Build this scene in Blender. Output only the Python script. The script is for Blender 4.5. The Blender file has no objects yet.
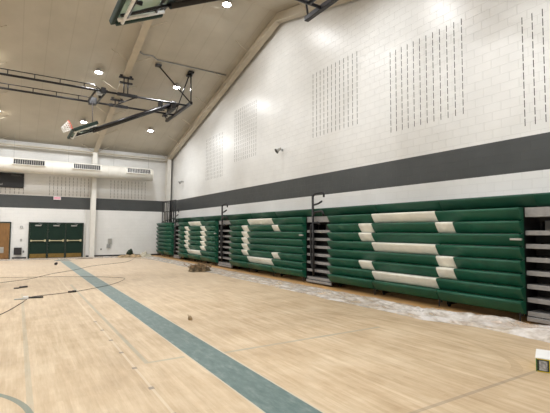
import bpy, bmesh, math, random
from mathutils import Vector, Matrix, noise
random.seed(7)
SC = bpy.context.scene
COL = SC.collection
# ------------------------------------------------------------------ helpers
class MB:
    def __init__(s): s.bm = bmesh.new(); s.mi = 0
    def face(s, vs, smooth=False):
        try: f = s.bm.faces.new(vs)
        except ValueError: return None
        f.material_index = s.mi; f.smooth = smooth; return f
    def box(s, x0, x1, y0, y1, z0, z1, M=None):
        P = [Vector((x, y, z)) for x in (x0, x1) for y in (y0, y1) for z in (z0, z1)]
        if M is not None: P = [M @ p for p in P]
        v = [s.bm.verts.new(p) for p in P]
        for q in ((0,1,3,2),(4,6,7,5),(0,4,5,1),(2,3,7,6),(0,2,6,4),(1,5,7,3)): s.face([v[i] for i in q])
        return s
    def bbox(s, x0, x1, y0, y1, z0, z1, b=.01, M=None):
        b = min(b, (x1-x0)*.45, (y1-y0)*.45, (z1-z0)*.45)
        t = bmesh.new()
        P = [t.verts.new((x, y, z)) for x in (x0, x1) for y in (y0, y1) for z in (z0, z1)]
        for q in ((0,1,3,2),(4,6,7,5),(0,4,5,1),(2,3,7,6),(0,2,6,4),(1,5,7,3)): t.faces.new([P[i] for i in q])
        bmesh.ops.bevel(t, geom=t.edges[:], offset=b, segments=2, profile=.6, affect='EDGES')
        mp = {}
        for v in t.verts: mp[v] = s.bm.verts.new(M @ v.co if M is not None else v.co)
        for f in t.faces: s.face([mp[v] for v in f.verts])
        t.free(); return s
    def poly(s, pts, ex):
        """pts: list of 3D points (planar outline), ex: extrusion vector"""
        ex = Vector(ex); a = [s.bm.verts.new(Vector(p)) for p in pts]; b = [s.bm.verts.new(Vector(p)+ex) for p in pts]
        n = len(pts); s.face(a); s.face(b[::-1])
        for i in range(n): s.face([a[i], b[i], b[(i+1) % n], a[(i+1) % n]])
        return s
    def tube(s, pts, r, n=8, closed=False, cap=True, smooth=True):
        pts = [Vector(p) for p in pts]; rs = r if isinstance(r, (list, tuple)) else [r]*len(pts)
        rings = []; m = len(pts); ref = None
        for i, p in enumerate(pts):
            if closed: d = pts[(i+1) % m] - pts[i-1]
            else: d = pts[min(i+1, m-1)] - pts[max(i-1, 0)]
            d.normalize()
            if ref is None or abs(ref.dot(d)) > .95:
                ref = Vector((0, 0, 1)) if abs(d.z) < .9 else Vector((1, 0, 0))
            a = d.cross(ref).normalized(); b = a.cross(d).normalized(); ref = b
            rings.append([s.bm.verts.new(p + (a*math.cos(2*math.pi*k/n) + b*math.sin(2*math.pi*k/n))*rs[i]) for k in range(n)])
        for i in range(m if closed else m-1):
            A, B = rings[i], rings[(i+1) % m]
            for k in range(n): s.face([A[k], A[(k+1) % n], B[(k+1) % n], B[k]], smooth)
        if cap and not closed: s.face(rings[0]); s.face(rings[-1][::-1])
        return s
    def disc(s, c, ax, r, h, n=20): 
        c = Vector(c); ax = Vector(ax).normalized(); return s.tube([c, c+ax*h], r, n)
    def text(s, txt, size, M, depth=.004):
        cu = bpy.data.curves.new('t', 'FONT'); cu.body = txt; cu.size = size; cu.extrude = depth; cu.align_x = 'CENTER'; cu.align_y = 'CENTER'
        cu.resolution_u = 3
        o = bpy.data.objects.new('t', cu); COL.objects.link(o); bpy.context.view_layer.update()
        me = o.evaluated_get(bpy.context.evaluated_depsgraph_get()).to_mesh()
        vs = [s.bm.verts.new(M @ v.co) for v in me.vertices]
        for p in me.polygons: s.face([vs[i] for i in p.vertices])
        bpy.data.objects.remove(o); bpy.data.curves.remove(cu); return s
WL = {}
def tag(o, label=None, cat=None, group=None, kind=None):
    if label: o['label'] = label
    if cat: o['category'] = cat
    if group: o['group'] = group
    if kind: o['kind'] = kind
    return o
def obj(name, mb, mats, parent=None, origin=None, recalc=True):
    bm = mb.bm
    if recalc: bmesh.ops.recalc_face_normals(bm, faces=bm.faces[:])
    base = Vector((0, 0, 0))
    if parent is not None: base = WL[parent.name]
    if origin is None:
        if parent is None:
            xs = [v.co for v in bm.verts]
            origin = Vector(((min(v.x for v in xs)+max(v.x for v in xs))/2, (min(v.y for v in xs)+max(v.y for v in xs))/2, min(v.z for v in xs)))
        else: origin = base
    origin = Vector(origin)
    for v in bm.verts: v.co -= origin
    me = bpy.data.meshes.new(name); bm.to_mesh(me); bm.free()
    for m in (mats if isinstance(mats, (list, tuple)) else [mats]): me.materials.append(m)
    o = bpy.data.objects.new(name, me); COL.objects.link(o); o.location = origin - base
    if parent is not None: o.parent = parent
    WL[o.name] = origin
    return o
def thing(name, loc, label, cat, group=None):
    o = bpy.data.objects.new(name, None); o.empty_display_size = .1; COL.objects.link(o); o.location = loc
    WL[o.name] = Vector(loc); return tag(o, label, cat, group)
def copy_tree(o, parent=None):
    c = o.copy(); COL.objects.link(c); c.parent = parent
    for ch in list(o.children): copy_tree(ch, c)
    return c
def struct(name, mb, mats, label=None):
    return tag(obj(name, mb, mats, origin=(0, 0, 0)), label, None, None, 'structure')
# ------------------------------------------------------------------ materials
def srgb(r, g, b):
    f = lambda c: (c/255/12.92) if c/255 <= .04045 else ((c/255+.055)/1.055)**2.4
    return (f(r), f(g), f(b), 1)
class NT:
    def __init__(s, name):
        s.m = bpy.data.materials.new(name); s.m.use_nodes = True; s.t = s.m.node_tree; s.n = s.t.nodes; s.l = s.t.links
        s.b = s.n['Principled BSDF']; s.out = s.n['Material Output']
    def new(s, ty, **k):
        n = s.n.new(ty)
        for a, v in k.items(): setattr(n, a, v)
        return n
    def put(s, sock, v):
        if hasattr(v, 'is_linked') or isinstance(v, bpy.types.NodeSocket): s.l.new(v, sock)
        else: sock.default_value = v
    def math(s, op, a, b=None, clamp=False):
        n = s.new('ShaderNodeMath', operation=op, use_clamp=clamp); s.put(n.inputs[0], a)
        if b is not None: s.put(n.inputs[1], b)
        return n.outputs[0]
    def mix(s, f, a, b, mode='MIX'):
        n = s.new('ShaderNodeMix', data_type='RGBA', blend_type=mode); s.put(n.inputs[0], f); s.put(n.inputs[6], a); s.put(n.inputs[7], b)
        return n.outputs[2]
    def ramp(s, f, stops):
        n = s.new('ShaderNodeValToRGB'); s.put(n.inputs[0], f); e = n.color_ramp.elements
        while len(e) < len(stops): e.new(.5)
        for i, (p, c) in enumerate(stops): e[i].position = p; e[i].color = c
        return n.outputs[0]
    def coords(s):
        c = s.new('ShaderNodeTexCoord').outputs['Object']; x = s.new('ShaderNodeSeparateXYZ'); s.l.new(c, x.inputs[0]); return c, x.outputs
    def comb(s, x, y, z):
        n = s.new('ShaderNodeCombineXYZ')
        for i, v in enumerate((x, y, z)): s.put(n.inputs[i], v)
        return n.outputs[0]
    def noise(s, vec, scale, detail=3, rough=.5):
        n = s.new('ShaderNodeTexNoise'); n.inputs['Scale'].default_value = scale; n.inputs['Detail'].default_value = detail
        n.inputs['Roughness'].default_value = rough; s.l.new(vec, n.inputs['Vector']); return n.outputs['Fac']
    def bump(s, h, strength, dist):
        n = s.new('ShaderNodeBump'); n.inputs['Strength'].default_value = strength; n.inputs['Distance'].default_value = dist
        s.l.new(h, n.inputs['Height']); s.l.new(n.outputs[0], s.b.inputs['Normal'])
    def band(s, v, lo, hi):
        return s.math('MULTIPLY', s.math('GREATER_THAN', v, lo), s.math('LESS_THAN', v, hi))
def simple(name, col, rough=.5, metal=0., var=.12, scale=8, spec=.5, bump=0):
    t = NT(name); c, _ = t.coords(); n = t.noise(c, scale)
    dark = tuple(x*(1-var) for x in col[:3])+(1,); lite = tuple(min(1, x*(1+var)) for x in col[:3])+(1,)
    t.l.new(t.ramp(n, [(.3, dark), (.7, lite)]), t.b.inputs['Base Color'])
    t.b.inputs['Roughness'].default_value = rough; t.b.inputs['Metallic'].default_value = metal
    t.b.inputs['Specular IOR Level'].default_value = spec
    if bump: t.bump(n, bump, .01)
    return t.m
def block_wall(name, axis):
    """painted concrete block; axis 0 = wall running along x, 1 = along y"""
    t = NT(name); c, xyz = t.coords(); v = t.comb(xyz[axis], xyz[2], 0.)
    b = t.new('ShaderNodeTexBrick'); b.offset = .5; t.l.new(v, b.inputs['Vector'])
    for k, q in (('Scale', 1.), ('Mortar Size', .007), ('Mortar Smooth', .3), ('Bias', 0.), ('Brick Width', .406), ('Row Height', .203)): b.inputs[k].default_value = q
    b.inputs['Color1'].default_value = (1, 1, 1, 1); b.inputs['Color2'].default_value = (.975, .975, .975, 1); b.inputs['Mortar'].default_value = (.93, .93, .93, 1)
    n1 = t.noise(c, 1.1, 4); n2 = t.noise(c, 60, 2)
    white = t.ramp(n1, [(.3, (.69, .695, .685, 1)), (.7, (.745, .75, .74, 1))])
    grey = t.ramp(n1, [(.3, (.045, .050, .051, 1)), (.7, (.057, .062, .063, 1))])
    col = t.mix(t.band(xyz[2], 3.0, 3.76), white, grey)
    t.l.new(t.mix(1., col, b.outputs['Color'], 'MULTIPLY'), t.b.inputs['Base Color'])
    t.b.inputs['Roughness'].default_value = .345
    h = t.math('ADD', t.math('MULTIPLY', b.outputs['Fac'], -1.), t.math('MULTIPLY', n2, .25))
    t.bump(h, .6, .006)
    return t.m
def floor_mat():
    t = NT('maple_floor'); c, xyz = t.coords(); X, Y = xyz[0], xyz[1]
    b = t.new('ShaderNodeTexBrick'); b.offset = .37; b.offset_frequency = 3; t.l.new(t.comb(Y, X, 0.), b.inputs['Vector'])
    for k, q in (('Scale', 1.), ('Mortar Size', .0012), ('Mortar Smooth', .2), ('Bias', 0.), ('Brick Width', .95), ('Row Height', .057)): b.inputs[k].default_value = q
    b.inputs['Color1'].default_value = (0, 0, 0, 1); b.inputs['Color2'].default_value = (1, 1, 1, 1); b.inputs['Mortar'].default_value = (.5, .5, .5, 1)
    grain = t.noise(t.comb(t.math('MULTIPLY', X, 16.), t.math('MULTIPLY', Y, 1.2), 0.), 1.6, 5, .65)
    blot = t.noise(c, 1.3, 5, .6); blot2 = t.noise(c, .33, 3)
    base = t.ramp(b.outputs['Color'], [(0, (.40, .285, .165, 1)), (.5, (.55, .42, .275, 1)), (1, (.66, .53, .37, 1))])
    base = t.mix(.45, base, t.ramp(grain, [(.3, (.42, .285, .155, 1)), (.5, (.56, .425, .27, 1)), (.7, (.70, .58, .41, 1))]))
    base = t.mix(.5, base, t.ramp(blot, [(.32, (.38, .26, .15, 1)), (.5, (.57, .43, .28, 1)), (.68, (.72, .60, .44, 1))]))
    streak = t.noise(t.comb(t.math('MULTIPLY', X, 5.5), t.math('MULTIPLY', Y, .55), 0.), 1.5, 5, .7)
    base = t.mix(.27, base, t.ramp(streak, [(.34, (.33, .22, .12, 1)), (.5, (.56, .43, .28, 1)), (.66, (.80, .68, .50, 1))]))
    # paler, greyer tone, stronger towards the doors
    far = t.math('MULTIPLY', t.math('SUBTRACT', Y, 9.), .06, True)
    far_tone = t.math('MULTIPLY', t.math('ADD', t.math('MULTIPLY', far, .6), .0), t.math('ADD', .6, t.math('MULTIPLY', blot2, .8)), True)
    base = t.mix(far_tone, base, (.66, .55, .44, 1))
    dk = t.mix(1., base, (.86, .83, .80, 1), 'MULTIPLY')
    base = t.mix(t.math('MULTIPLY', b.outputs['Fac'], .6), base, dk)
    # old amber finish left beside and under the bleachers
    edge = t.math('ADD', X, t.math('MULTIPLY', t.math('SUBTRACT', blot, .5), .5))
    base = t.mix(t.math('MULTIPLY', t.math('GREATER_THAN', edge, 7.72), .8), base, (.50, .27, .085, 1))
    # faint drag mark curve
    wx = t.math('SUBTRACT', X, 5.2); wy = t.math('SUBTRACT', Y, 4.9)
    rr = t.math('SQRT', t.math('ADD', t.math('MULTIPLY', wx, wx), t.math('MULTIPLY', t.math('MULTIPLY', wy, wy), .23)))
    ring = t.band(rr, .95, 1.02); ring2 = t.band(rr, 1.12, 1.155)
    rg = t.math('MULTIPLY', t.math('MAXIMUM', ring, ring2), t.math('MULTIPLY', t.math('GREATER_THAN', X, 5.3), t.math('MULTIPLY', blot, .6)))
    base = t.mix(rg, base, (.36, .25, .15, 1))
    # ghosts of old court lines
    def rect(x0, x1, y0, y1): return t.math('MULTIPLY', t.band(X, x0, x1), t.band(Y, y0, y1))
    gh = t.math('MULTIPLY', t.math('ADD', blot, .1), .75, True)
    ghost = t.math('MULTIPLY', rect(.14, .20, 4.0, 13.), .6)
    for q in ((1.46, 1.52, 5.5, 14.5), (1.46, 2.0, 5.49, 5.55), (2.45, 5.6, 5.38, 5.45)): ghost = t.math('MAXIMUM', ghost, rect(*q))
    base = t.mix(t.math('MULTIPLY', ghost, gh), base, (.30, .33, .28, 1))
    base = t.mix(t.math('MULTIPLY', rect(2.9, 5.8, 2.70, 2.75), .42), base, (.24, .20, .16, 1))
    base = t.mix(t.math('MULTIPLY', rect(1.295, 1.325, 1., 17.), .4), base, (.74, .66, .52, 1))
    # dark fastener dashes on the pale line
    dash = t.math('LESS_THAN', t.math('MODULO', Y, .765), .075)
    base = t.mix(t.math('MULTIPLY', t.math('MULTIPLY', rect(1.275, 1.335, 3.2, 9.), dash), .75), base, (.20, .17, .15, 1))
    # arc at near left
    ax = t.math('SUBTRACT', X, -1.3); ay = t.math('SUBTRACT', Y, 4.4)
    ra = t.math('SQRT', t.math('ADD', t.math('MULTIPLY', ax, ax), t.math('MULTIPLY', ay, ay)))
    base = t.mix(t.math('MULTIPLY', t.band(ra, 1.445, 1.505), .75), base, (.13, .19, .17, 1))
    # blue-green stripe
    worn = t.noise(t.comb(t.math('MULTIPLY', X, 3.), Y, 0.), 4., 6, .7)
    st = t.ramp(worn, [(.30, (.095, .145, .138, 1)), (.52, (.135, .190, .180, 1)), (.72, (.23, .275, .255, 1))])
    st = t.mix(t.math('MULTIPLY', far, .55), st, (.46, .50, .47, 1))
    base = t.mix(rect(2.04, 2.54, -.5, 25.5), base, (.55, .49, .38, 1))
    base = t.mix(rect(2.06, 2.52, -.5, 25.5), base, st)
    t.l.new(base, t.b.inputs['Base Color'])
    t.l.new(t.math('ADD', .40, t.math('MULTIPLY', blot, .25)), t.b.inputs['Roughness'])
    t.b.inputs['Specular IOR Level'].default_value = .35
    t.bump(t.math('ADD', t.math('MULTIPLY', grain, .5), t.math('MULTIPLY', b.outputs['Fac'], -1.)), .15, .002)
    return t.m
def ceiling_mat():
    t = NT('roof_liner'); c, xyz = t.coords(); X = xyz[0]
    s = t.math('ABSOLUTE', t.math('SUBTRACT', t.math('FRACT', t.math('DIVIDE', t.math('ADD', X, 40.06), .86)), .5))
    seam = t.math('LESS_THAN', s, .02)
    n = t.noise(c, .9, 4); w = t.noise(t.comb(t.math('MULTIPLY', X, 4.), xyz[1], 0.), 2.5, 4)
    col = t.ramp(n, [(.3, (.43, .40, .335, 1)), (.7, (.50, .465, .395, 1))])
    col = t.mix(t.math('MULTIPLY', seam, .22), col, (.26, .22, .16, 1))
    t.l.new(col, t.b.inputs['Base Color']); t.b.inputs['Roughness'].default_value = .55
    h = t.math('ADD', t.math('MULTIPLY', s, .8), t.math('MULTIPLY', w, .3))
    t.bump(h, .3, .05)
    return t.m
def wood_door():
    t = NT('stained_wood'); c, xyz = t.coords()
    g = t.noise(t.comb(t.math('MULTIPLY', xyz[0], 14.), 0., t.math('MULTIPLY', xyz[2], 1.5)), 2., 4)
    t.l.new(t.ramp(g, [(.3, (.17, .082, .025, 1)), (.7, (.26, .135, .045, 1))]), t.b.inputs['Base Color']); t.b.inputs['Roughness'].default_value = .4
    return t.m
def plastic_film():
    t = NT('clear_plastic_film'); c, xyz = t.coords(); n = t.noise(t.comb(t.math('MULTIPLY', xyz[0], 1.6), t.math('MULTIPLY', xyz[1], .7), xyz[2]), 3.2, 3, .6)
    t.b.inputs['Base Color'].default_value = (.92, .92, .93, 1); t.b.inputs['Roughness'].default_value = .14
    t.bump(n, .5, .05)
    tr = t.new('ShaderNodeBsdfTransparent'); tl = t.new('ShaderNodeBsdfTranslucent'); tl.inputs[0].default_value = (.92, .90, .88, 1)
    m1 = t.new('ShaderNodeMixShader'); m1.inputs[0].default_value = .35; t.l.new(t.b.outputs[0], m1.inputs[1]); t.l.new(tl.outputs[0], m1.inputs[2])
    m2 = t.new('ShaderNodeMixShader'); t.l.new(t.ramp(n, [(.36, (.25, .25, .25, 1)), (.62, (.92, .92, .92, 1))]), m2.inputs[0])
    t.l.new(m1.outputs[0], m2.inputs[2]); t.l.new(tr.outputs[0], m2.inputs[1]); t.l.new(m2.outputs[0], t.out.inputs[0])
    return t.m
def glass_board():
    t = NT('backboard_glass'); c, xyz = t.coords(); n = t.noise(c, 3.)
    t.l.new(t.ramp(n, [(.3, (.55, .66, .58, 1)), (.7, (.62, .72, .64, 1))]), t.b.inputs['Base Color'])
    t.b.inputs['Roughness'].default_value = .06
    tr = t.new('ShaderNodeBsdfTransparent'); tr.inputs[0].default_value = (.88, .95, .90, 1)
    m = t.new('ShaderNodeMixShader'); m.inputs[0].default_value = .45
    t.l.new(tr.outputs[0], m.inputs[1]); t.l.new(t.b.outputs[0], m.inputs[2]); t.l.new(m.outputs[0], t.out.inputs[0])
    return t.m
def emit(name, col, st):
    t = NT(name); e = t.new('ShaderNodeEmission'); e.inputs[0].default_value = col; e.inputs[1].default_value = st
    t.l.new(e.outputs[0], t.out.inputs[0]); return t.m
M = dict(
    wallR=block_wall('painted_block_side', 1), wallF=block_wall('painted_block_end', 0), floor=floor_mat(), ceil=ceiling_mat(),
    steel=simple('cream_painted_steel', (.50, .445, .35, 1), .45, 0, .06, 3),
    column=simple('white_painted_steel', (.68, .67, .63, 1), .45, 0, .05, 3),
    slot=simple('slot_shade', (.09, .09, .09, 1), .8), slotlight=simple('slot_shade_pale', (.30, .30, .29, 1), .8),  # slots are solid strips; the shade inside them is put into the colour
    base=simple('black_vinyl', (.03, .032, .035, 1), .5),
    green=simple('green_seat_plastic', (.004, .082, .045, 1), .46, 0, .12, 5), greendk=simple('dark_green_plastic', (.003, .06, .034, 1), .5, 0, .1, 5),
    white=simple('cream_seat_plastic', (.80, .79, .71, 1), .4, 0, .05, 5),
    deck=simple('grey_deck_board', (.25, .245, .24, 1), .5, .0, .12, 9), under=simple('black_steel_frame', (.012, .012, .013, 1), .55, .3),
    rail=simple('black_powder_coat', (.008, .008, .009, 1), .6), 
    door=simple('dark_green_door_paint', (.004, .020, .013, 1), .6, 0, .1, 3, .25), doorframe=simple('near_black_green_frame', (.006, .02, .013, 1), .45),
    brass=simple('brass_plate', (.24, .16, .05, 1), .35, .7), bar=simple('pale_gold_bar', (.58, .52, .34, 1), .35, .5),
    wood=wood_door(), black=simple('black_plastic', (.015, .015, .016, 1), .5), grey=simple('grey_metal', (.32, .33, .33, 1), .4, .4),
    duct=simple('white_duct_paint', (.74, .72, .66, 1), .45, 0, .05, 2), whitep=simple('white_plastic', (.8, .8, .78, 1), .4),
    pipe=simple('black_pipe', (.010, .009, .010, 1), .35, .3), silver=simple('silver_pipe', (.55, .55, .54, 1), .3, .7),
    pad=simple('green_board_pad', (.006, .028, .020, 1), .6), glass=glass_board(), rim=simple('orange_rim', (.75, .10, .04, 1), .4),
    net=simple('white_net', (.85, .83, .80, 1), .8), lens=emit('lamp_lens', (1, .98, .96, 1), 60.), housing=simple('grey_lamp_housing', (.45, .43, .40, 1), .5, .3),
    exitred=emit('exit_sign_face', (1., .62, .66, 1), .75), exitlet=emit('exit_letters', (.85, .10, .16, 1), .9),
    score=simple('scoreboard_black', (.010, .010, .011, 1), .4), scoretxt=simple('scoreboard_lettering', (.42, .42, .42, 1), .6), scoredim=simple('scoreboard_dim_lettering', (.12, .12, .12, 1), .6),
    film=plastic_film(), cord=simple('dark_cord_rubber', (.035, .028, .03, 1), .6), tan=simple('tan_canvas', (.34, .25, .15, 1), .9, 0, .5, 6, .2, .4),
    olive=simple('olive_brown_cloth', (.15, .115, .07, 1), .9, 0, .7, 9, .2, .4), dgreen=simple('dark_green_cloth', (.02, .035, .02, 1), .9),
    boxwhite=simple('white_carton', (.85, .85, .84, 1), .6, 0, .03), boxyel=simple('yellow_print', (.75, .62, .02, 1), .5), boxblk=simple('black_print', (.02, .03, .02, 1), .5),
    boxgrn=simple('green_print', (.03, .16, .05, 1), .5), boxgry=simple('grey_print', (.33, .34, .36, 1), .5, 0, .5, 30), plate=simple('brushed_plate', (.42, .42, .40, 1), .35, .5),
)
# ------------------------------------------------------------------ hall shell
W, D, L, N = 9.14, 28.7, -11.5, -.5
YR, ZR, SL = 14.1, 10.8, .262
ceil_z = lambda y: ZR - SL*abs(y-YR)
struct('floor', MB().box(L-.2, W+.2, N-.2, D+.2, -.2, 0), M['floor'])
def slots(mb, axis, c0, c1, z0, rows, pos, ncol, mi=1):
    for k in range(ncol):
        c = c0 + (c1-c0)*k/(ncol-1)
        for r in range(rows):
            zz = z0 + r*.203
            mb.mi = mi
            if axis == 1: mb.box(pos-.004, pos+.01, c-.008, c+.008, zz+.022, zz+.181)
            else: mb.box(c-.010, c+.010, pos-.004, pos+.01, zz+.022, zz+.181)
    mb.mi = 0
def gable(x0, x1):
    return MB().poly([(x0, N-.2, -.2), (x0, D+.2, -.2), (x0, D+.2, ceil_z(D)+.2), (x0, YR, ZR+.2), (x0, N-.2, ceil_z(N)+.2)], (x1-x0, 0, 0))
wr = gable(W, W+.2)
for (a, b, z0, rows) in ((4.57, 2.30, 3.96, 12), (8.30, 6.00, 4.57, 12), (12.04, 9.70, 5.13, 12), (18.52, 16.35, 5.13, 13), (22.2, 20.0, 4.57, 12)): slots(wr, 1, a, b, z0, rows, W, 12)
struct('wall_right', wr, [M['wallR'], M['slot']])
struct('wall_left', gable(L-.2, L), M['wallR'])
wb = MB().box(L, W, D, D+.2, -.2, ceil_z(D)+.15)
for (a, b) in ((-2.0, .24), (1.60, 3.78), (5.14, 7.37)): slots(wb, 0, a, b, 3.80, 6, D, 11)
struct('wall_back', wb, [M['wallF'], M['slot']])
struct('wall_front', MB().box(L, W, N-.2, N, -.2, ceil_z(N)+.15), M['wallF'])
cm = MB()
for (ya, yb) in ((N-.2, YR), (YR, D+.2)):
    cm.poly([(L-.2, ya, ceil_z(ya)), (L-.2, yb, ceil_z(yb)), (L-.2, yb, ceil_z(yb)+.2), (L-.2, ya, ceil_z(ya)+.2)], (W-L+.4, 0, 0))
struct('ceiling', cm, M['ceil'])
struct('baseboard_back', MB().box(3.75, 8.6, D-.015, D, 0, .1).box(-.2, .52, D-.015, D, 0, .1), M['base'])
struct('baseboard_right', MB().box(W-.015, W, N, D-.02, 0, .1), M['base'])
# rigid steel frames
RB = lambda y: ceil_z(y) - .44
trim = 1
def frame(xc, fl=.28):
    mb = MB()
    for sgn in (1, -1):
        f = lambda y: YR + sgn*(y-YR)
        ye = D-.02; yb, yt = ye-.32, ye-.50; zk = RB(yt)
        web = [(xc-.012, f(ye), 0), (xc-.012, f(yb), 0), (xc-.012, f(yt), zk), (xc-.012, f(YR), RB(YR)), (xc-.012, f(YR), ceil_z(YR)-.03), (xc-.012, f(ye), ceil_z(ye)-.03)]
        mb.mi = 0; mb.poly(web, (.024, 0, 0))
        def plate(p, q, th):
            d = Vector((0, q[0]-p[0], q[1]-p[1])).normalized(); nrm = Vector((0, -d.z, d.y))*th
            P, Q = Vector((xc-fl/2, p[0], p[1])), Vector((xc-fl/2, q[0], q[1])); mb.poly([P, Q, Q+nrm, P+nrm], (fl, 0, 0))
        mb.mi = 1; plate((f(yb), 0), (f(yt), zk), .02); plate((f(ye), 0), (f(ye), zk+.3), .02)
        mb.mi = 0; plate((f(yt), zk), (f(YR), RB(YR)), .02)
        mb.poly([(xc-fl/2, f(yt), zk), (xc-fl/2, f(ye), zk), (xc-fl/2, f(ye), zk+.02), (xc-fl/2, f(yt), zk+.02)], (fl, 0, 0))
    return mb
def braces(mb, xc, sides):
    y = 28.2
    for k in range(6):
        for s in sides:
            for f in (1, -1):
                yy = YR + f*(y-YR)
                mb.tube([(xc+s*.12, yy, RB(yy)+.03), (xc+s*.85, yy, ceil_z(yy)+.005)], .018, 6)
        y -= 2.38
for i, (xc, sides) in enumerate(((8.86, (-1,)), (4.06, (-1, 1)), (-1.45, (-1, 1)), (-6.6, (-1, 1)))):
    mb = frame(xc); mb.mi = 0; braces(mb, xc, sides)
    struct('trim_%d' % trim, mb, [M['steel'], M['column']], 'tapered steel roof frame with column, rafter and diagonal flange braces'); trim += 1
# eave strut and pipe at the end wall
struct('trim_%d' % trim, MB().box(L, 8.7, D-.26, D-.02, 6.55, 6.62).box(L, 8.7, D-.28, D-.26, 6.55, 6.76), M['column'], 'horizontal eave strut along the end wall'); trim += 1
struct('trim_%d' % trim, MB().tube([(L, D-.5, 6.62), (8.7, D-.5, 6.62)], .035, 8), M['steel'], 'thin pipe under the eave of the end wall'); trim += 1
# ------------------------------------------------------------------ doors
def leaf(n, x0, x1, hinge):
    y = D-.03
    d = tag(obj('door_%d' % n, MB().bbox(x0, x1, y-.045, y, .02, 2.09, .006), M['door'], origin=((x0+x1)/2, y, 0)), None, None, None, 'structure')
    obj('kick_plate', MB().bbox(x0+.02, x1-.02, y-.052, y-.0455, .03, .27, .002), M['brass'], d)
    pb = MB().bbox(x0+.04, x1-.06, y-.13, y-.085, 1.03, 1.08, .012)
    pb.bbox(x0+.03, x0+.11, y-.12, y-.0455, 1.0, 1.11, .01); pb.bbox(x1-.14, x1-.04, y-.12, y-.0455, 0.99, 1.12, .01)
    obj('push_bar', pb, M['bar'], d)
    cb = MB().bbox(x0+.25, x0+.58, y-.11, y-.0455, 1.93, 2.0, .01); cb.tube([(x0+.5, y-.09, 1.99), (x0+.62, y-.2, 2.05), (x0+.4, y-.03, 2.10)], .01, 6)
    obj('door_closer', cb, M['plate'], d)
fr = MB()
xs = [.62, 1.585, 2.565, 3.54]
for x in xs: fr.box(x-.035, x+.035, D-.10, D+.001, 0, 2.15)
fr.box(.585, 3.575, D-.10, D+.001, 2.09, 2.16)
struct('trim_%d' % trim, fr, M['doorframe'], 'dark frame around the three green doors'); trim += 1
for i in range(3): leaf(i+1, xs[i]+.04, xs[i+1]-.04, 0)
fw = MB()
for x in (-1.24, -.33): fw.box(x-.03, x+.03, D-.07, D+.001, 0, 2.15)
fw.box(-1.27, -.30, D-.07, D+.001, 2.1, 2.16)
struct('trim_%d' % trim, fw, M['doorframe'], 'dark frame around the brown wooden door'); trim += 1
wd = tag(obj('door_4', MB().bbox(-1.205, -.365, D-.06, D-.015, .02, 2.09, .006), M['wood'], origin=(-.8, D-.03, 0)), None, None, None, 'structure')
lv = MB().bbox(-.98, -.62, D-.075, D-.0605, .36, .70, .006)
for k in range(8): lv.box(-.95, -.65, D-.083, D-.0755, .39+k*.036, .405+k*.036)
obj('louver_vent', lv, M['plate'], wd)
hd = MB().tube([(-.44, D-.0605, 1.0), (-.44, D-.12, 1.0), (-.54, D-.125, 1.0)], .012, 8); obj('door_handle', hd, M['brass'], wd)
# ------------------------------------------------------------------ end wall fittings
yd, zd, rd = D-.98, 5.40, .41
dt = thing('air_duct', (1, yd, zd-rd), 'long round white air duct hung along the end wall above the doors', 'duct')
mb = MB(); mb.tube([(L+.05, yd, zd), (7.55, yd, zd)], rd, 40)
obj('duct_body', mb, M['duct'], dt)
for x in (-7.5, -5.2, -2.9, -.75, 1.65, 2.35, 4.75, 5.45, 7.5):
    sm = MB(); sm.tube([(x+ (0), yd + (rd+.004)*math.cos(a*math.pi/20), zd + (rd+.004)*math.sin(a*math.pi/20)) for a in range(40)], .008, 6, closed=True); obj('duct_seam', sm, M['duct'], dt)
def grille(x0, x1):
    a = math.radians(20); R = Matrix.Translation((0, yd, zd)) @ Matrix.Rotation(-a, 4, 'X')
    fm = MB(); y0 = -rd-.05
    fm.box(x0, x1, y0, -rd+.12, .16, .185, R).box(x0, x1, y0, -rd+.12, -.185, -.16, R).box(x0, x0+.05, y0, -rd+.12, -.16, .16, R).box(x1-.05, x1, y0, -rd+.12, -.16, .16, R)
    g = obj('grille', fm, M['duct'], dt)
    obj('grille_opening', MB().box(x0+.05, x1-.05, -rd-.012, -rd+.10, -.16, .16, R), M['black'], g)
    sb = MB(); n = 14
    for k in range(1, n): 
        x = x0+.05+(x1-x0-.1)*k/n; sb.box(x-.006, x+.006, y0+.02, -rd-.013, -.16, .16, R)
    obj('vane', sb, M['duct'], g)
for a, b in ((-.36, 1.27), (2.70, 4.30), (5.82, 7.38), (-3.6, -2.0)): grille(a, b)
for x in (-3.2, -.3, 2.5, 5.1, 7.3): obj('hanger_wire', MB().tube([(x, yd, zd+rd-.01), (x, yd, ceil_z(yd)-.002)], .006, 5), M['grey'], dt)
# scoreboard
sb = thing('scoreboard', (-.9, D, 4.16), 'black scoreboard with faint lettering under the air duct at the left edge', 'scoreboard')
obj('scoreboard_case', MB().bbox(-2.1, .24, D-.12, D-.006, 4.16, 5.02, .01), M['score'], sb)
RX = Matrix.Rotation(math.pi/2, 4, 'X')
T = lambda x, y, z: Matrix.Translation((x, y, z)) @ RX
obj('lettering', MB().text('Visitors', .17, T(-.15, D-.125, 4.90)), M['scoredim'], sb)
obj('lettering', MB().text('Period', .17, T(-1.03, D-.125, 4.34)), M['scoretxt'], sb)
obj('score_border', MB().box(-2.1, .24, D-.1255, D-.1205, 4.16, 4.18).box(-2.1, .24, D-.1255, D-.1205, 5.0, 5.02), M['black'], sb)
# exit sign
ex = thing('exit_sign', (2.03, D-.1, 3.56), 'small lit pinkish red exit sign on the dark band above the green doors', 'sign')
obj('sign_case', MB().bbox(1.83, 2.23, D-.09, D-.006, 3.56, 3.76, .01), M['whitep'], ex)
obj('sign_face', MB().bbox(1.85, 2.21, D-.095, D-.0905, 3.58, 3.74, .002), M['exitred'], ex)
obj('sign_letters', MB().text('EXIT', .15, T(2.03, D-.098, 3.66), .002), M['exitlet'], ex)
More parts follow.
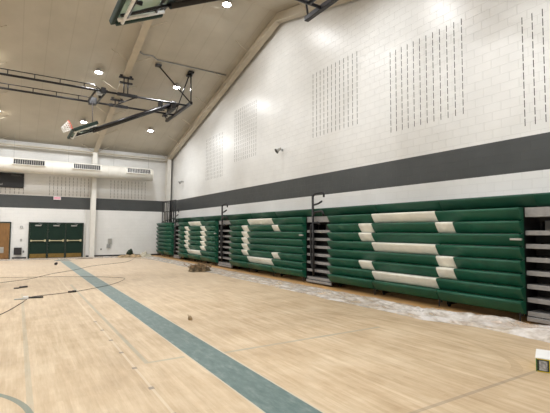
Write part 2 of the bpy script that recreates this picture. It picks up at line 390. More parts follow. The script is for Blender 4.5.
# wall boxes
def wbox(name, x0, x1, z0, z1, d, mat, label, cat, extra=None):
    t = thing(name, ((x0+x1)/2, D, z0), label, cat)
    obj('case', MB().bbox(x0, x1, D-d, D-.004, z0, z1, .012), mat, t)
    if extra: extra(t)
    return t
def vb(t):
    m = MB()
    for k in range(7): m.box(-.07, .22, D-.186, D-.1805, .29+k*.05, .31+k*.05)
    obj('front_ribs', m, M['cord'], t)
wbox('wall_heater', -.12, .27, .24, .66, .18, M['black'], 'black square box low on the wall between the brown door and the green doors', 'heater', vb)
def tog(t): obj('switch_lever', MB().bbox(WL[t.name].x-.01, WL[t.name].x+.01, D-.035, D-.0205, WL[t.name].z+.06, WL[t.name].z+.09, .003), M['whitep'], t)
wbox('light_switch', .17, .27, 1.02, 1.17, .02, M['grey'], 'small grey switch plate on the wall just above the black box', 'switch', tog)
def lens(t): obj('strobe_lens', MB().disc((WL[t.name].x, D-.06, WL[t.name].z+.06), (0, -1, 0), .035, .02), M['whitep'], t)
wbox('fire_alarm', .15, .28, 1.80, 1.94, .06, M['grey'], 'small grey alarm unit high beside the upper left corner of the green doors', 'alarm', lens)
wbox('power_outlet', .33, .40, .36, .47, .02, M['black'], 'tiny dark outlet at the right side of the black box', 'outlet', lambda t: obj('socket', MB().box(.35, .38, D-.023, D-.0205, .39, .44), M['grey'], t))
wbox('wall_socket', 4.60, 4.70, .42, .53, .02, M['grey'], 'small outlet low on the white wall right of the steel column', 'outlet', lambda t: obj('socket', MB().box(4.63, 4.67, D-.023, D-.0205, .45, .50), M['black'], t))
dp = thing('wall_dispenser', (5.1, D, .55), 'grey metal wall unit with an upper panel on the white wall right of the column', 'wall unit')
obj('upper_panel', MB().bbox(5.05, 5.28, D-.10, D-.004, .80, 1.16, .012), M['plate'], dp)
obj('lower_panel', MB().bbox(4.98, 5.18, D-.14, D-.004, .55, .80, .012), M['grey'], dp)
struct('trim_%d' % trim, MB().tube([(3.68, D-.03, 0), (3.68, D-.03, 3.0)], .02, 8), M['column'], 'thin white conduit rising beside the green doors'); trim += 1
# side wall fittings
def horn(loc, s, label):
    x, y, z = loc; t = thing('wall_speaker', (W, y, z), label, 'speaker')
    obj('bracket', MB().bbox(W-.03*s, W-.002, y-.07*s, y+.07*s, z-.08*s, z+.08*s, .01).tube([(W-.02, y, z), (W-.26*s, y, z)], .03*s, 8), M['grey'], t)
    d = Vector((-.75, .15, -.5)).normalized(); c = Vector((W-.25*s, y, z+.02))
    obj('horn', MB().tube([c-d*.12*s, c-d*.02*s, c+d*.12*s, c+d*.26*s], [.07*s, .08*s, .11*s, .19*s], 20), M['plate'], t)
    obj('grille_face', MB().disc(c+d*.262*s, d, .165*s, .006, 20), M['black'], t)
horn((W, 14.1, 5.03), .62, 'larger round grey speaker high on the side wall above the C section')
horn((W, 26.0, 4.88), .6, 'small grey speaker on the side wall close to the far corner column')
# ------------------------------------------------------------------ bleachers
XF, RH, ZT = 8.055, .2535, 2.195
NR = 8
def prof(zt, xf=XF, xb=8.235, h=RH):
    return [(xb, zt-.004), (xf+.05, zt-.004), (xf+.018, zt-.008), (xf+.003, zt-.020), (xf, zt-.038), (xf+.010, zt-.065), (xf+.055, zt-.14), (xf+.098, zt-.205), (xf+.128, zt-h+.012), (xf+.145, zt-h+.005), (xb, zt-h+.004)]
def seat_run(mb, y0, y1, zt, xf=XF, xb=8.235, h=RH):
    P = prof(zt, xf, xb, h); A = [mb.bm.verts.new((x, y0, z)) for x, z in P]; B = [mb.bm.verts.new((x, y1, z)) for x, z in P]
    mb.face(A); mb.face(B[::-1])
    for i in range(len(P)):
        j = (i+1) % len(P); mb.face([A[i], B[i], B[j], A[j]], smooth=(1 <= i <= 9))
def section(y0, y1, whites, posts, label, badge=None):
    t = thing('bleacher_section', (8.6, (y0+y1)/2, 0), label, 'bleachers', None)
    for r in range(NR):
        zt = ZT - r*RH
        w = sorted(whites.get(r+1, [])); cur = y0; segs = []
        for a, b in w:
            if a > cur+.01: segs.append((cur, a, 0))
            segs.append((a, b, 1)); cur = b
        segs.append((cur, y1, 0))
        for a, b, k in segs:
            if k == 0:
                edges = [a] + ([p for p in posts if a+.2 < p < b-.2] if r == 7 else []) + [b]
                for p, q in zip(edges, edges[1:]):
                    g = MB(); seat_run(g, p+(.012 if p != a else 0), q-(.012 if q != b else 0), zt); obj('seat_panel', g, M['green'], t)
        for a, b, k in segs:
            if k:
                mm = MB(); seat_run(mm, a+.004, b-.004, zt, XF-.001); tag(obj('seat_panel', mm, M['white'], t), 'cream seat panel')
    for p in [y0+.08] + list(posts) + [y1-.08]:
        st = MB()
        st.box(8.46, 9.08, p-.02, p+.02, .05, .12); st.box(8.24, 8.255, p-.02, p+.02, .12, 2.18); st.box(8.16, 8.175, p-.014, p+.014, .03, .20)
        fr_ = obj('support_frame', st, M['under'], t)
        obj('caster', MB().tube([(8.52, p-.02, .036), (8.52, p+.02, .036)], .035, 14), M['under'], fr_)
    for p in (y0+.015, y1-.04): obj('end_dark_board', MB().box(8.258, 9.08, p, p+.025, .14, 2.2), M['under'], t)  # added black boards that darken the view in behind the seats
    if badge:
        obj('maker_plate', MB().bbox(XF+.005, XF+.045, badge-.11, badge+.11, ZT-2*RH-.125, ZT-2*RH-.085, .002), M['plate'], t)
    return t
O = {1: [(20.26, 22.03)], 7: [(20.26, 22.2)]}
for r in range(2, 7): O[r] = [(22.03, 22.64), (19.65, 20.26)]
C_ = {1: [(13.16, 15.08)], 7: [(13.16, 15.08)], 2: [(15.08, 15.60), (12.72, 13.16)], 6: [(15.08, 15.60), (12.72, 13.16)]}
for r in (3, 4, 5): C_[r] = [(15.08, 15.60)]
S_ = {1: [(6.05, 8.04)], 4: [(6.05, 8.04)], 7: [(6.05, 8.04)], 2: [(8.04, 8.54), (5.60, 6.05)], 3: [(8.04, 8.54)], 5: [(5.60, 6.05)], 6: [(8.04, 8.54), (5.60, 6.05)]}
section(4.20, 9.90, S_, (6.05, 8.04), 'largest and nearest green bleacher section with cream panels forming an S', 4.27)
section(11.22, 16.80, C_, (13.16, 15.08), 'green bleacher section with cream panels forming a C, between two aisle gaps', 11.3)
section(18.36, 23.75, O, (20.26, 22.1), 'green bleacher section with cream panels forming an O, beyond the C', 18.4)
section(25.0, 28.2, {}, (26.6,), 'short plain green bleacher section in the far corner', None)
# continuous top row behind
tr = thing('bleacher_top_row', (8.5, 15, 2.2), 'long dark green top row running behind and above all the bleacher sections', 'bleachers')
for a, b in ((-.1, 1.9), (1.9, 4.0), (4.0, 6.05), (6.05, 8.04), (8.04, 10.5), (10.5, 13.16), (13.16, 15.08), (15.08, 17.4), (17.4, 20.26), (20.26, 22.1), (22.1, 25.0)):
    m = MB(); seat_run(m, a+.004, b-.004, 2.455, 8.21, 8.6); obj('seat_panel', m, M['greendk'], tr)
obj('top_deck', MB().box(8.605, W-.02, -.1, 25.0, 2.38, 2.44), M['deck'], tr)
# aisles with gray decks
def aisle(y0, y1, label):
    t = thing('aisle_steps', (8.6, (y0+y1)/2, 0), label, 'bleachers', None)
    for r in range(NR):
        zt = ZT - r*RH
        h = .185 if r == 0 else .09
        zc = zt - (.0 if r == 0 else .185)
        m = MB(); m.poly([(8.29, y0+.005, zc-h), (8.29, y1-.005, zc-h), (9.08, y1-.005, zc-h), (9.08, y0+.005, zc-h)], (0, 0, h-.012))
        d = obj('step_deck', m, M['deck'], t)
        obj('deck_nosing', MB().bbox(8.255, 8.289, y0+.005, y1-.005, zc-h-.004, zc-.006, .008), M['deck'], d)
        if zc-h-.125 > .03:
            obj('riser_board', MB().box(8.62, 8.64, y0+.005, y1-.005, max(.03, zc-RH+.0), zc-h-.002), M['under'], d)
    m = MB(); m.bbox(8.22, 8.27, y0+.005, y1-.005, .05, .13, .01)
    obj('base_step', m, M['deck'], t)
    m = MB()
    for p in (y0+.10, (y0+y1)/2, y1-.10): m.box(8.66, 8.70, p-.02, p+.02, .0, 2.3)
    obj('support_frame', m, M['under'], t)
    return t
aisle(2.85, 4.19, 'grey stacked aisle decks right of the S section, at the right edge')
aisle(9.91, 11.21, 'grey stacked aisle decks between the S and C sections')
aisle(16.81, 18.35, 'grey stacked aisle decks between the C and O sections')
aisle(23.76, 24.99, 'grey stacked aisle decks between the O section and the short corner section')
def aisle_rail(yc, label):
    t = thing('aisle_handrail', (8.15, yc, .2), label, 'handrail', None)
    x = 8.16
    obj('post', MB().tube([(x, yc, .26), (x, yc+.02, 1.2), (x, yc+.05, 2.90)], .04, 10), M['rail'], t)
    r = .032
    def hook(z0, dz, l):
        pts = [(x, yc+.045, z0), (x-.0, yc-.02, z0+dz*.6), (x, yc-.10, z0+dz), (x, yc-l+.06, z0+dz+.01), (x, yc-l, z0+dz-.05), (x, yc-l-.01, z0+dz-.14)]
        return MB().tube(pts, r, 8)
    obj('rail_hook', hook(2.84, .09, .52), M['rail'], t)
    obj('rail_hook', MB().tube([(x, yc+.04, 2.56), (x, yc-.25, 2.60), (x, yc-.42, 2.66)], r, 8), M['rail'], t)
    obj('rail_hook', hook(2.18, .16, .50), M['rail'], t)
    obj('rail_hook', MB().tube([(x, yc+.03, 1.98), (x, yc-.22, 2.0), (x, yc-.3, 1.93)], r, 8), M['rail'], t)
    obj('lower_rail', MB().tube([(x-.02, yc+.09, 1.94), (x-.02, yc+.13, 1.85), (x-.02, yc+.12, 1.0), (x-.02, yc+.07, .6), (x-.02, yc, .5)], r, 8), M['rail'], t)
    for za in (1.28, .52): obj('bracket', MB().bbox(x-.035, 8.254, yc-.03, yc+.05, za, za+.09, .005), M['rail'], t)
aisle_rail(10.72, 'black hooked handrail in the aisle gap between the S and C sections')
aisle_rail(17.75, 'black hooked handrail in the aisle gap between the C and O sections')
aisle_rail(24.5, 'black hooked handrail in the farthest aisle gap near the corner')
gr = thing('guard_rail', (8.3, 27, 2.2), 'tall black barred guard railing standing over the bleachers in the far corner', 'railing')
x = 8.42
obj('rail_frame', MB().tube([(x, 25.3, 2.46), (x, 25.3, 3.62), (x, 28.1, 3.66), (x, 28.1, 2.2)], .03, 8).tube([(x, 25.3, 2.95), (x, 28.1, 2.95)], .022, 8).tube([(x, 25.3, 2.5), (x, 28.1, 2.3)], .022, 8), M['rail'], gr)
for k in range(1, 7): obj('bar', MB().tube([(x, 25.3+.4*k, 2.25), (x, 25.3+.4*k, 3.63)], .036, 6), M['rail'], gr)
obj('end_panel', MB().tube([(x, 28.1, 2.2), (x, 28.1, 3.66)], .03).tube([(8.95, 28.1, 2.2), (8.95, 28.1, 3.6), (x, 28.1, 3.66)], .03), M['rail'], gr)
obj('rail_foot', MB().box(8.345, 8.5, 25.2, 28.15, 2.17, 2.24), M['rail'], gr)
# ------------------------------------------------------------------ ceiling hoops
def make_hoop(S, yc, rr, off, label):
    S = Vector(S); off = Vector(off); H = Vector((6.62, yc, 8.28))+off*.4; E = Vector((1.95, yc, 5.95))+off
    rz = lambda y: ceil_z(y+S.y); u = (E-H).normalized(); n = Vector((u.z, 0, -u.x))
    if n.z < 0: n = -n
    ey = Vector((0, 1, 0))
    t = thing('ceiling_hoop', (4.5, yc, 9.0), label, 'basketball hoop')
    ZB = 8.0
    for y in rr:
        r = obj('rail', MB().tube([(-9., y, ZB), (7.05, y, ZB)], .05, 8), M['pipe'], t)
        obj('upper_rod', MB().tube([(-9, y, ZB+.22), (2.7, y, ZB+.22), (3.05, y, ZB+.02)], .022, 6), M['pipe'], r)
        sp = MB()
        for k in range(12): sp.tube([(2.3-k*.95, y, ZB), (2.3-k*.95, y, ZB+.22)], .02, 6)
        obj('spacer', sp, M['pipe'], r)
    obj('cross_beam', MB().bbox(7.0, 7.14, 19.2, 23.2, ZB-.07, ZB+.07, .01), M['pipe'], t)
    # hangers to the mid rafter and roof
    for y in rr:
        hb = MB(); zr = rz(y) - .46
        for xx in (3.98, 4.16): hb.tube([(xx, y-.02, zr), (xx, y-.02, ZB)], .028, 6)
        hg = obj('hanger', hb, M['pipe'], t)
        cb = MB(); cb.bbox(3.75, 4.40, y-.07, y+.03, zr-.09, zr-.02, .008).bbox(3.78, 4.36, y-.07, y+.03, zr-.34, zr-.26, .008)
        for xx in (3.85, 4.28): cb.bbox(xx-.06, xx+.06, y-.06, y+.02, zr-.02, zr+.07, .008)
        obj('beam_clamp', cb, M['pipe'], hg)
        obj('rail_clamp', MB().bbox(3.7, 4.6, y-.06, y+.06, ZB-.07, ZB+.07, .01), M['pipe'], t)
    def toroof(a, xb, yb):
        b = Vector((xb, yb, rz(yb)-.08)); o_ = obj('brace', MB().tube([a, b], .032, 6), M['pipe'], t)
        obj('roof_clamp', MB().bbox(xb-.13, xb+.13, yb-.12, yb+.12, b.z-.05, b.z+.04, .01), M['pipe'], o_)
    toroof((7.07, 19.25, ZB), 6.95, 19.0); toroof((7.07, 19.3, ZB+.02), 5.35, 19.0); toroof((7.07, 21.7, ZB), 6.95, 18.95+.3)
    toroof((7.07, 23.1, ZB), 7.0, 23.3)
    # hinge
    obj('hinge_pipe', MB().tube([(6.62, rr[0], 8.0), (6.62, rr[1], 8.0)], .06, 10).bbox(6.5, 6.74, yc-.42, yc+.42, 7.95, 8.36, .02), M['pipe'], t)
    for xx in (5.7, 6.35):
        obj('trolley_clamp', MB().bbox(xx-.1, xx+.1, rr[0]-.09, rr[0]+.09, ZB-.26, ZB-.0, .02), M['pipe'], t)
    obj('knee_brace', MB().tube([(5.7, rr[0], ZB-.2), (6.2, yc-.2, ZB-.15), H+u*1.3+ey*-.2], .025, 6).tube([(4.5, rr[0], ZB-.05), (3.9, rr[0]+.5, ZB-.3), (3.9, rr[1], ZB-.05)], .03, 6), M['pipe'], t)
    mst = MB()
    for s in (-.17, .17): mst.tube([H+ey*s, E-u*1.05+ey*s], .09, 12)
    m = obj('mast', mst, M['pipe'], t)
    mb = MB()
    for k in range(9):
        p = H+u*(.3+k*.44); mb.tube([p-ey*.17, p+ey*.17], .035, 6)
    obj('mast_rung', mb, M['pipe'], m)
    obj('mast_stripe', MB().tube([H+ey*-.05+n*.05+u*.1, E+ey*-.05+n*.05-u*1.1], .03, 8), M['silver'], m)
    # backboard frame: local axes u (towards lower edge), ey (long side), n (face)
    B0 = E - u*.62 + n*.16
    R = Matrix(((u.x, ey.x, n.x, B0.x), (u.y, ey.y, n.y, B0.y), (u.z, ey.z, n.z, B0.z), (0, 0, 0, 1)))
    a, b = .535, .915
    bd = obj('backboard', MB().box(-a, a, -b, b, -.008, .008, R), M['glass'], t)
    f = MB(); f.bbox(-a-.02, a+.02, -b-.04, -b, -.05, .03, .008, R).bbox(-a-.02, a+.02, b, b+.04, -.05, .03, .008, R).bbox(-a-.04, -a, -b, b, -.05, .03, .008, R).bbox(a, a+.04, -b, b, -.05, .03, .008, R)
    obj('board_frame', f, M['pipe'], bd)
    l = MB()
    for s in (1, -1): l.box(-a+.01, a-.01, s*(b-.03)-.025, s*(b-.03)+.025, .0085, .011, R).box(s*(a-.035)-.025, s*(a-.035)+.025, -b+.06, b-.06, .0085, .011, R)
    l.box(-.07, .38, -.305, -.255, .0085, .011, R).box(-.07, .38, .255, .305, .0085, .011, R).box(-.12, -.07, -.305, .305, .0085, .011, R).box(.38, .43, -.305, .305, .0085, .011, R)
    obj('board_lines', l, M['whitep'], bd)
    pd = MB(); pd.bbox(a-.03, a+.07, -b-.07, b+.07, -.05, .05, .02, R)
    for s in (1, -1): pd.bbox(-a-.03, a-.03, s*(b+.035)-.06, s*(b+.035)+.05, -.09, .05, .02, R)
    obj('edge_pad', pd, M['pad'], bd)
    br = MB()
    for s in (-.55, .55):
        br.tube([R @ Vector((-a+.05, s, -.06)), R @ Vector((a-.05, s, -.06))], .035, 8)
        br.tube([R @ Vector((-a+.15, s, -.06)), R @ Vector((-.5, s*.3, -.16))], .03, 8); br.tube([R @ Vector((a-.15, s, -.06)), R @ Vector((-.45, s*.3, -.16))], .03, 8)
    br.tube([R @ Vector((-.3, -.6, -.09)), R @ Vector((-.3, .6, -.09))], .035, 8).tube([R @ Vector((.35, -.6, -.09)), R @ Vector((.35, .6, -.09))], .035, 8)
    br.tube([R @ Vector((.38, 0, -.02)), R @ Vector((.2, 0, -.12))], .05, 8)
    obj('board_bracket', br, M['pipe'], bd)
    sv = MB()
    for s in (-.70, .70): sv.tube([R @ Vector((-a+.02, s, -.075)), R @ Vector((a-.02, s, -.075))], .045, 8)
    sv.tube([R @ Vector((a-.13, -.84, -.10)), R @ Vector((a-.13, .84, -.10))], .035, 8)
    obj('board_strut', sv, M['whitep'], bd)
    rc = R @ Vector((.40, 0, .38))
    rg = obj('rim', MB().tube([rc + (n*math.cos(k*math.pi/12) + ey*math.sin(k*math.pi/12))*.228 for k in range(24)], .016, 8, closed=True)
             .bbox(.33, .47, -.09, .09, .0115, .15, .01, R).bbox(.39, .42, -.14, -.10, .10, .30, .005, R).bbox(.39, .42, .10, .14, .10, .30, .005, R), M['rim'], t)
    nt = MB(); down = (u*.75 + Vector((0, 0, -1))*.25).normalized(); rings = []
    for q in range(5):
        f_ = q/4; c = rc + down*.42*f_; rad = .215*(1-.45*f_); rings.append([c + (n*math.cos((k+.5*q)*math.pi/6) + ey*math.sin((k+.5*q)*math.pi/6))*rad for k in range(12)])
    for q in range(4):
        for k in range(12):
            nt.tube([rings[q][k], rings[q+1][k]], .010, 4); nt.tube([rings[q][k], rings[q+1][k-1]], .010, 4)
    obj('net', nt, M['net'], rg)
    # hoist
    w = MB(); w.bbox(3.0, 3.2, rr[0]-.08, rr[0]+.1, ZB-.1, ZB+.16, .02).bbox(2.75, 3.1, rr[1]-.2, rr[1]+.1, ZB-.14, ZB+.2, .02)
    for xx in (2.82, 3.25): w.tube([(xx, rr[0], ZB+.05), (xx-.1, rr[1], ZB+.0)], .045, 8)
    w.tube([(3.02, rr[0]+.8, ZB-.0), (3.12, rr[0]+.8, ZB)], .12, 16)
    hs = obj('hoist_winch', w, M['pipe'], t)
    obj('winch_motor', MB().bbox(2.88, 3.12, rr[0]+.25, rr[0]+.6, ZB-.05, ZB+.10, .03), M['silver'], hs)
    obj('hoist_cable', MB().tube([(2.88, yc+.5, ZB-.1), R @ Vector((-a, .25, .02))], .016, 6), M['cord'], t)
    return t
hoop = make_hoop((0, 0, 0), 20.95, [19.75, 21.75], (0, 0, 0), 'far folded basketball hoop on black ceiling rails, whole, with orange rim visible')
near = make_hoop((0, -13.55, 0), 21.45, [20.45, 22.45], (-.42, 0, -.10), 'near folded basketball hoop cut off by the top edge, green padded backboard corner showing')
near.location.y -= 13.55
# conduit on the roof
def conduit(pts, r, label):
    tag(obj('conduit', MB().tube(pts, r, 6), M['grey']), label, 'conduit')
cz = lambda y: ceil_z(y)-.03
conduit([(4.25, 18.35, cz(18.35)), (4.55, 18.55, cz(18.55)), (4.95, 18.5, cz(18.5)), (5.2, 18.7, cz(18.7)), (8.7, 18.7, cz(18.7))], .03, 'thin grey conduit running along the ceiling from the middle rafter to the side wall rafter')
# ------------------------------------------------------------------ lamps
def lamp(x, y, first=None, label=''):
    z = ceil_z(y) - .10
    t = thing('high_bay_light', (x, y, z), label, 'ceiling light', 'round high bay lights')
    obj('mount', MB().tube([(x, y, z+.04), (x, y, ceil_z(y)-.012)], .03, 8), M['housing'], t)
    obj('housing', MB().tube([(x, y, z+.045), (x, y, z-.02), (x, y, z-.10), (x, y, z-.11)], [.08, .10, .18, .185], 20), M['housing'], t)
    obj('lens', MB().tube([(x, y, z-.111), (x, y, z-.13)], .15, 20), M['lens'], t)
    return t
names = {(6.65, 20.2): 'round lit ceiling light right of the middle rafter, over the far hoop mast',
         (2.94, 20.2): 'round lit ceiling light left of the middle rafter above the far hoop rails',
         (6.65, 25.0): 'small lit ceiling light nearest the far corner', (2.94, 25.0): 'small lit ceiling light right behind the far backboard',
         (6.65, 14.3): 'bright ceiling light at the top edge beside the near hoop mast', (-1.12, 20.2): 'ceiling light at the left edge over the far hoop rails'}
YS = (2.6, 8.2, 14.3, 20.2, 25.0); XS = (6.65, 2.94, -1.12, -4.8, -8.6)
for yy in YS:
    for xx in XS:
        if (xx, yy) in names or xx > -6:
            rowname = {2.6: 'overhead lamp in the row nearest the front wall', 8.2: 'overhead lamp in the row over the near hoop', 14.3: 'overhead lamp in the row along the ridge', 20.2: 'overhead lamp in the row over the far hoop', 25.0: 'overhead lamp in the row by the end wall'}[yy]
            colname = {6.65: 'nearest the bleachers', 2.94: 'second from the bleachers', -1.12: 'third from the bleachers', -4.8: 'fourth from the bleachers'}.get(xx, '')
            lamp(xx, yy, label=names.get((xx, yy), rowname + ', ' + colname))
        ld = bpy.data.lights.new('high_bay_lamp', 'AREA'); ld.shape = 'DISK'; ld.size = .36; ld.energy = 115.
        ld.color = (.985, .995, 1.)
        lo = bpy.data.objects.new('high_bay_lamp', ld); COL.objects.link(lo); lo.location = (xx, yy, ceil_z(yy)-.10-.14)
# ------------------------------------------------------------------ plastic sheeting
def film():
    mb = MB(); ny, nx = 420, 20; grid = []
    for i in range(ny+1):
        y = 2.4 + (26.6-2.4)*i/ny; row = []
        amp = .30-(y-3)*.05 if y < 6 else .15-(y-6)*.02
        amp = max(.04, amp)
        xi = 7.80 + .06*noise.noise(Vector((y*.7, 3, 1))); xo = 6.72 + .22*noise.noise(Vector((y*.55, 9, 2))) + (.35 if y < 4.4 else max(0, .35-(y-4.4)*.35))
        if y < 9: xi += .0
        for j in range(nx+1):
            f = j/nx; x = xi + (xo-xi)*f
            s = math.sin(math.pi*f)**.6
            h = (1-abs(noise.noise(Vector((x*2.4+y*.5, y*.9, 0))))*2.2)**2*.7 + abs(noise.noise(Vector((x*6, y*1.8, 4))))*.28
            z = .012 + amp*s*min(1, h) + (.0)
            x2 = x + .05*noise.noise(Vector((x*5, y*4, 8)))
            row.append(mb.bm.verts.new((x2, y + .04*noise.noise(Vector((x*5, y*5, 18))), z)))
        grid.append(row)
    for i in range(ny):
        for j in range(nx): mb.face([grid[i][j], grid[i+1][j], grid[i+1][j+1], grid[i][j+1]], True)
    return tag(obj('plastic_sheet', mb, M['film']), 'long crumpled translucent plastic sheet lying on the floor along the bleachers', 'plastic sheet')
film()
mb = MB(); grid = []
for i in range(90):
    row = []
    for j in range(9):
        x = -1.5 + i*9.2/89; y = 27.0 + j*.19 + .12*noise.noise(Vector((x*.9, 4, 0)))*(1 if j == 0 else 0)
        if y > 28.3: y = 28.3
        row.append(mb.bm.verts.new((x, y, .006 + .05*abs(noise.noise(Vector((x*2.5, y*5, 2)))))))
    grid.append(row)
for i in range(89):
    for j in range(8): mb.face([grid[i][j], grid[i+1][j], grid[i+1][j+1], grid[i][j+1]], True)
tag(obj('plastic_sheet', mb, M['film']), 'thin pale plastic sheet lying along the foot of the end wall before the doors', 'plastic sheet')
# ------------------------------------------------------------------ cords and loose things
def spline(P, k=8):
    P = [Vector(p) for p in P]; out = []
    for i in range(len(P)-1):
        a, b, c, d = P[max(i-1, 0)], P[i], P[i+1], P[min(i+2, len(P)-1)]
        for q in range(k):
            t = q/k; out.append(.5*((2*b) + (c-a)*t + (2*a-5*b+4*c-d)*t*t + (3*b-a-3*c+d)*t**3))
    return out+[P[-1]]
def cord(xy, r, label, h=None):
    pts = spline([(x, y, r+.001) for x, y in xy]); tag(obj('extension_cord', MB().tube(pts, r, 6), M['cord']), label, 'cord')
cord([(-1.6, 14.9), (-.4, 16.04), (.44, 16.82), (1.2, 18.3), (2.17, 19.65), (3.0, 21.2), (4.05, 22.26), (5.1, 23.3), (6.1, 25.9)], .007, 'dark extension cord running from the left edge towards the clutter pile by the end wall')
cord([(-1.8, 17.9), (-.45, 17.68), (1.08, 17.18), (2.61, 16.3), (3.25, 15.6), (3.2, 15.0), (2.53, 13.8), (1.45, 12.76)], .006, 'dark cord crossing the blue stripe and looping back to the connector')
cord([(1.25, 12.66), (.8, 12.5), (.42, 12.36), (.3, 12.16), (.26, 11.95), (.12, 11.3), (-.23, 10.07), (-.9, 8.6)], .007, 'dark cord from the connector past the floor tool to the lower left edge')
cord([(7.3, 21.2), (6.9, 22.2), (7.05, 23.5), (6.6, 25.0), (6.2, 26.3)], .007, 'dark cord on the floor between the two clutter piles')
def smallthing(name, parts, loc, label, cat):
    t = thing(name, loc, label, cat)
    for nm, m, mat in parts: obj(nm, m, M[mat], t)
smallthing('cord_connector', [('plug', MB().bbox(1.24, 1.34, 12.62, 12.68, .002, .05, .012), 'cord'), ('socket', MB().bbox(1.341, 1.45, 12.64, 12.73, .002, .055, .015), 'black')], (1.35, 12.65, 0), 'small dark cord connector on the bare floor left of the blue stripe', 'connector')
smallthing('floor_scraper', [('handle', MB().tube([(.30, 12.05, .03), (.62, 12.0, .03)], .022, 8), 'black'), ('blade', MB().bbox(.0, .18, 11.98, 12.10, .003, .02, .004), 'plate'), ('head', MB().bbox(.18, .30, 12.0, 12.1, .003, .07, .01), 'whitep')], (.3, 12.05, 0), 'small hand tool with a pale head lying on the floor where the cord bends', 'hand tool')
smallthing('pry_tool', [('handle', MB().tube([(.12, 14.32, .03), (.32, 14.42, .03)], .025, 8), 'cord'), ('tip', MB().bbox(-.02, .12, 14.25, 14.33, .003, .03, .006), 'black')], (.15, 14.3, 0), 'short dark tool lying alone on the floor between the two cords', 'hand tool')
mb = MB(); bmesh.ops.create_icosphere(mb.bm, subdivisions=2, radius=.07, matrix=Matrix.Translation((1.67, 22.9, .06)))
for v in mb.bm.verts: v.co += Vector((.03, .03, .02))*noise.noise(v.co*9); v.co.z = max(.002, v.co.z)
tag(obj('tape_wad', mb, M['cord']), 'small dark wad on the floor in front of the green doors', 'debris')
mb = MB(); bmesh.ops.create_icosphere(mb.bm, subdivisions=2, radius=.045, matrix=Matrix.Translation((2.88, 7.69, .03)))
for v in mb.bm.verts: v.co += Vector((.04, .04, .03))*noise.noise(v.co*25); v.co.z = max(.002, v.co.z)
mb.tube([(2.86, 7.66, .03), (2.84, 7.7, .11)], .006, 5)
tag(obj('crumpled_scrap', mb, M['tan']), 'tiny crumpled scrap alone on the floor right of the blue stripe', 'debris')
def mat_lump(name, cx, cy, sx, sy, h, mat, label, seed=0):
    mb = MB(); n = 22; g = []
    for i in range(n+1):
        row = []
        for j in range(n+1):
            u, v = i/n*2-1, j/n*2-1; r = min(1, math.hypot(u, v)); w = Vector((u*2.2+seed, v*2.2, seed))
            z = h*max(0, (1-r**2))**.6*(.35+1.1*abs(noise.noise(w))+.5*abs(noise.noise(w*2.7))) + .004
            row.append(mb.bm.verts.new((cx+u*sx*(1+.2*noise.noise(w)), cy+v*sy*(1+.2*noise.noise(w+Vector((5, 0, 0)))), z)))
        g.append(row)
    for i in range(n):
        for j in range(n): mb.face([g[i][j], g[i+1][j], g[i+1][j+1], g[i][j+1]], True)
    return mb
# pile one: canvas heap and dark bag by the end wall
tag(obj('cloth_heap', mat_lump('h', 6.15, 27.3, .75, .5, .26, None, '', 1), M['tan']), 'low heap of tan drop cloth on the floor against the end wall', 'cloth')
tag(obj('cloth_heap', mat_lump('h', 7.1, 27.45, .5, .42, .28, None, '', 5), simple('pale_canvas', (.50, .46, .36, 1), .9, 0, .2, 6)), 'pale cloth lump lying right of the tan drop cloth by the end wall', 'cloth')
mb = MB(); bmesh.ops.create_icosphere(mb.bm, subdivisions=3, radius=.17, matrix=Matrix.Translation((6.15, 27.3, .30)))
for v in mb.bm.verts:
    v.co.z = .30+(v.co.z-.30)*1.15; v.co += (v.co-Vector((6.15, 27.3, .30)))*noise.noise(v.co*6)*.8
tag(obj('dark_bag', mb, M['dgreen']), 'dark lumpy bag sitting on top of the tan drop cloth', 'bag')
# pile two: tangled ropes and cloth by the O section
tag(obj('cloth_heap', mat_lump('h', 6.62, 16.6, .48, .38, .36, None, '', 9), M['olive']), 'brown tangled heap of cloth on the floor in front of the O section', 'cloth')
mb = MB()
for k in range(26):
    a0 = random.uniform(0, 6.28); c = Vector((6.6+random.uniform(-.42, .42), 16.6+random.uniform(-.3, .3), .14+random.uniform(0, .14))); R0 = random.uniform(.1, .24)
    tl = random.uniform(-.9, .9)
    mb.tube([c + Vector((math.cos(a0+q*.55)*R0, math.sin(a0+q*.55)*R0*.8, max(-c.z+.02, math.sin(a0*2+q*.55)*R0*tl))) for q in range(10)], .014, 5)
tag(obj('rope_tangle', mb, simple('brown_rope', (.24, .16, .09, 1), .9, 0, .5, 20)), 'tangle of brown rope loops piled over the cloth heap near the O section', 'rope')
tag(obj('grey_rag', mat_lump('h', 2.25, 26.0, .42, .2, .07, None, '', 13), simple('grey_rag_cloth', (.25, .27, .26, 1), .9)), 'flat grey rag at the far end of the blue stripe before the green doors', 'rag')
tag(obj('brown_rag', mat_lump('h', 3.45, 26.9, .5, .2, .07, None, '', 17), simple('brown_rag_cloth', (.27, .22, .17, 1), .9)), 'flat brown rag at the foot of the steel column beside the green doors', 'rag')
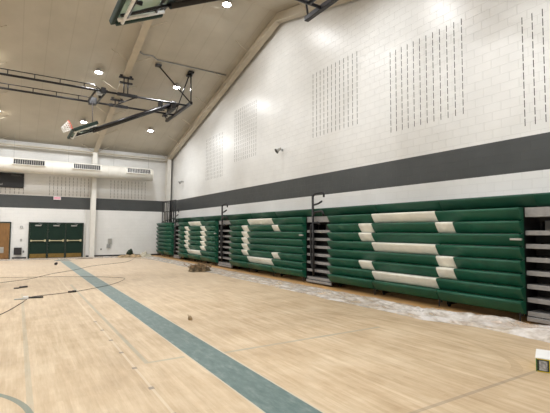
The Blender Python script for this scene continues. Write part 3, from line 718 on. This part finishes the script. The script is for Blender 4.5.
# carton at the right edge
bl = Vector((5.52, 2.72, 0)); ang = math.atan2(.20, .44)
Rb = Matrix.Translation(bl) @ Matrix.Rotation(ang, 4, 'Z')
bt = thing('carton', bl, 'white topped carton with yellow and grey printed sides on the floor at the right edge', 'box')
obj('box_body', MB().bbox(0, .44, -.42, 0, .001, .16, .004, Rb), M['boxyel'], bt)
obj('lid', MB().bbox(-.005, .445, -.425, .005, .1605, .172, .003, Rb), M['boxwhite'], bt)
pr = MB(); pr.box(-.003, -.0005, -.14, -.012, .012, .15, Rb); obj('side_print', pr, M['boxblk'], bt)
obj('photo_print', MB().box(-.005, -.0035, -.12, -.035, .022, .138, Rb), M['boxgry'], bt)
obj('corner_print', MB().box(-.003, -.0005, -.0115, -.001, .004, .158, Rb).box(-.003, -.0005, -.30, -.25, .02, .15, Rb), M['boxgrn'], bt)
# ------------------------------------------------------------------ camera, world, view
cam = bpy.data.cameras.new('camera'); cam.sensor_width = 36; cam.lens = 413/550*36; cam.clip_end = 200
co = bpy.data.objects.new('camera', cam); COL.objects.link(co); SC.camera = co
yw, p, r = (math.radians(a) for a in (31.93, 3.37, .30))
F = Vector((math.sin(yw)*math.cos(p), math.cos(yw)*math.cos(p), math.sin(p))); R1 = Vector((math.cos(yw), -math.sin(yw), 0)); U = R1.cross(F)
R2 = R1*math.cos(r) + U*math.sin(r); U2 = -R1*math.sin(r) + U*math.cos(r)
co.matrix_world = Matrix(((R2.x, U2.x, -F.x, 0), (R2.y, U2.y, -F.y, 0), (R2.z, U2.z, -F.z, 1.72), (0, 0, 0, 1)))
w = bpy.data.worlds.new('world'); SC.world = w; w.use_nodes = True; w.node_tree.nodes['Background'].inputs[0].default_value = (.5, .5, .5, 1); w.node_tree.nodes['Background'].inputs[1].default_value = .02
vs = SC.view_settings; vs.view_transform = 'Standard'; vs.look = 'None'; vs.gamma = 1; vs.use_curve_mapping = False; vs.exposure = .08
SC.cycles.use_denoising = True; SC.cycles.max_bounces = 8; SC.cycles.diffuse_bounces = 6; SC.cycles.transparent_max_bounces = 12
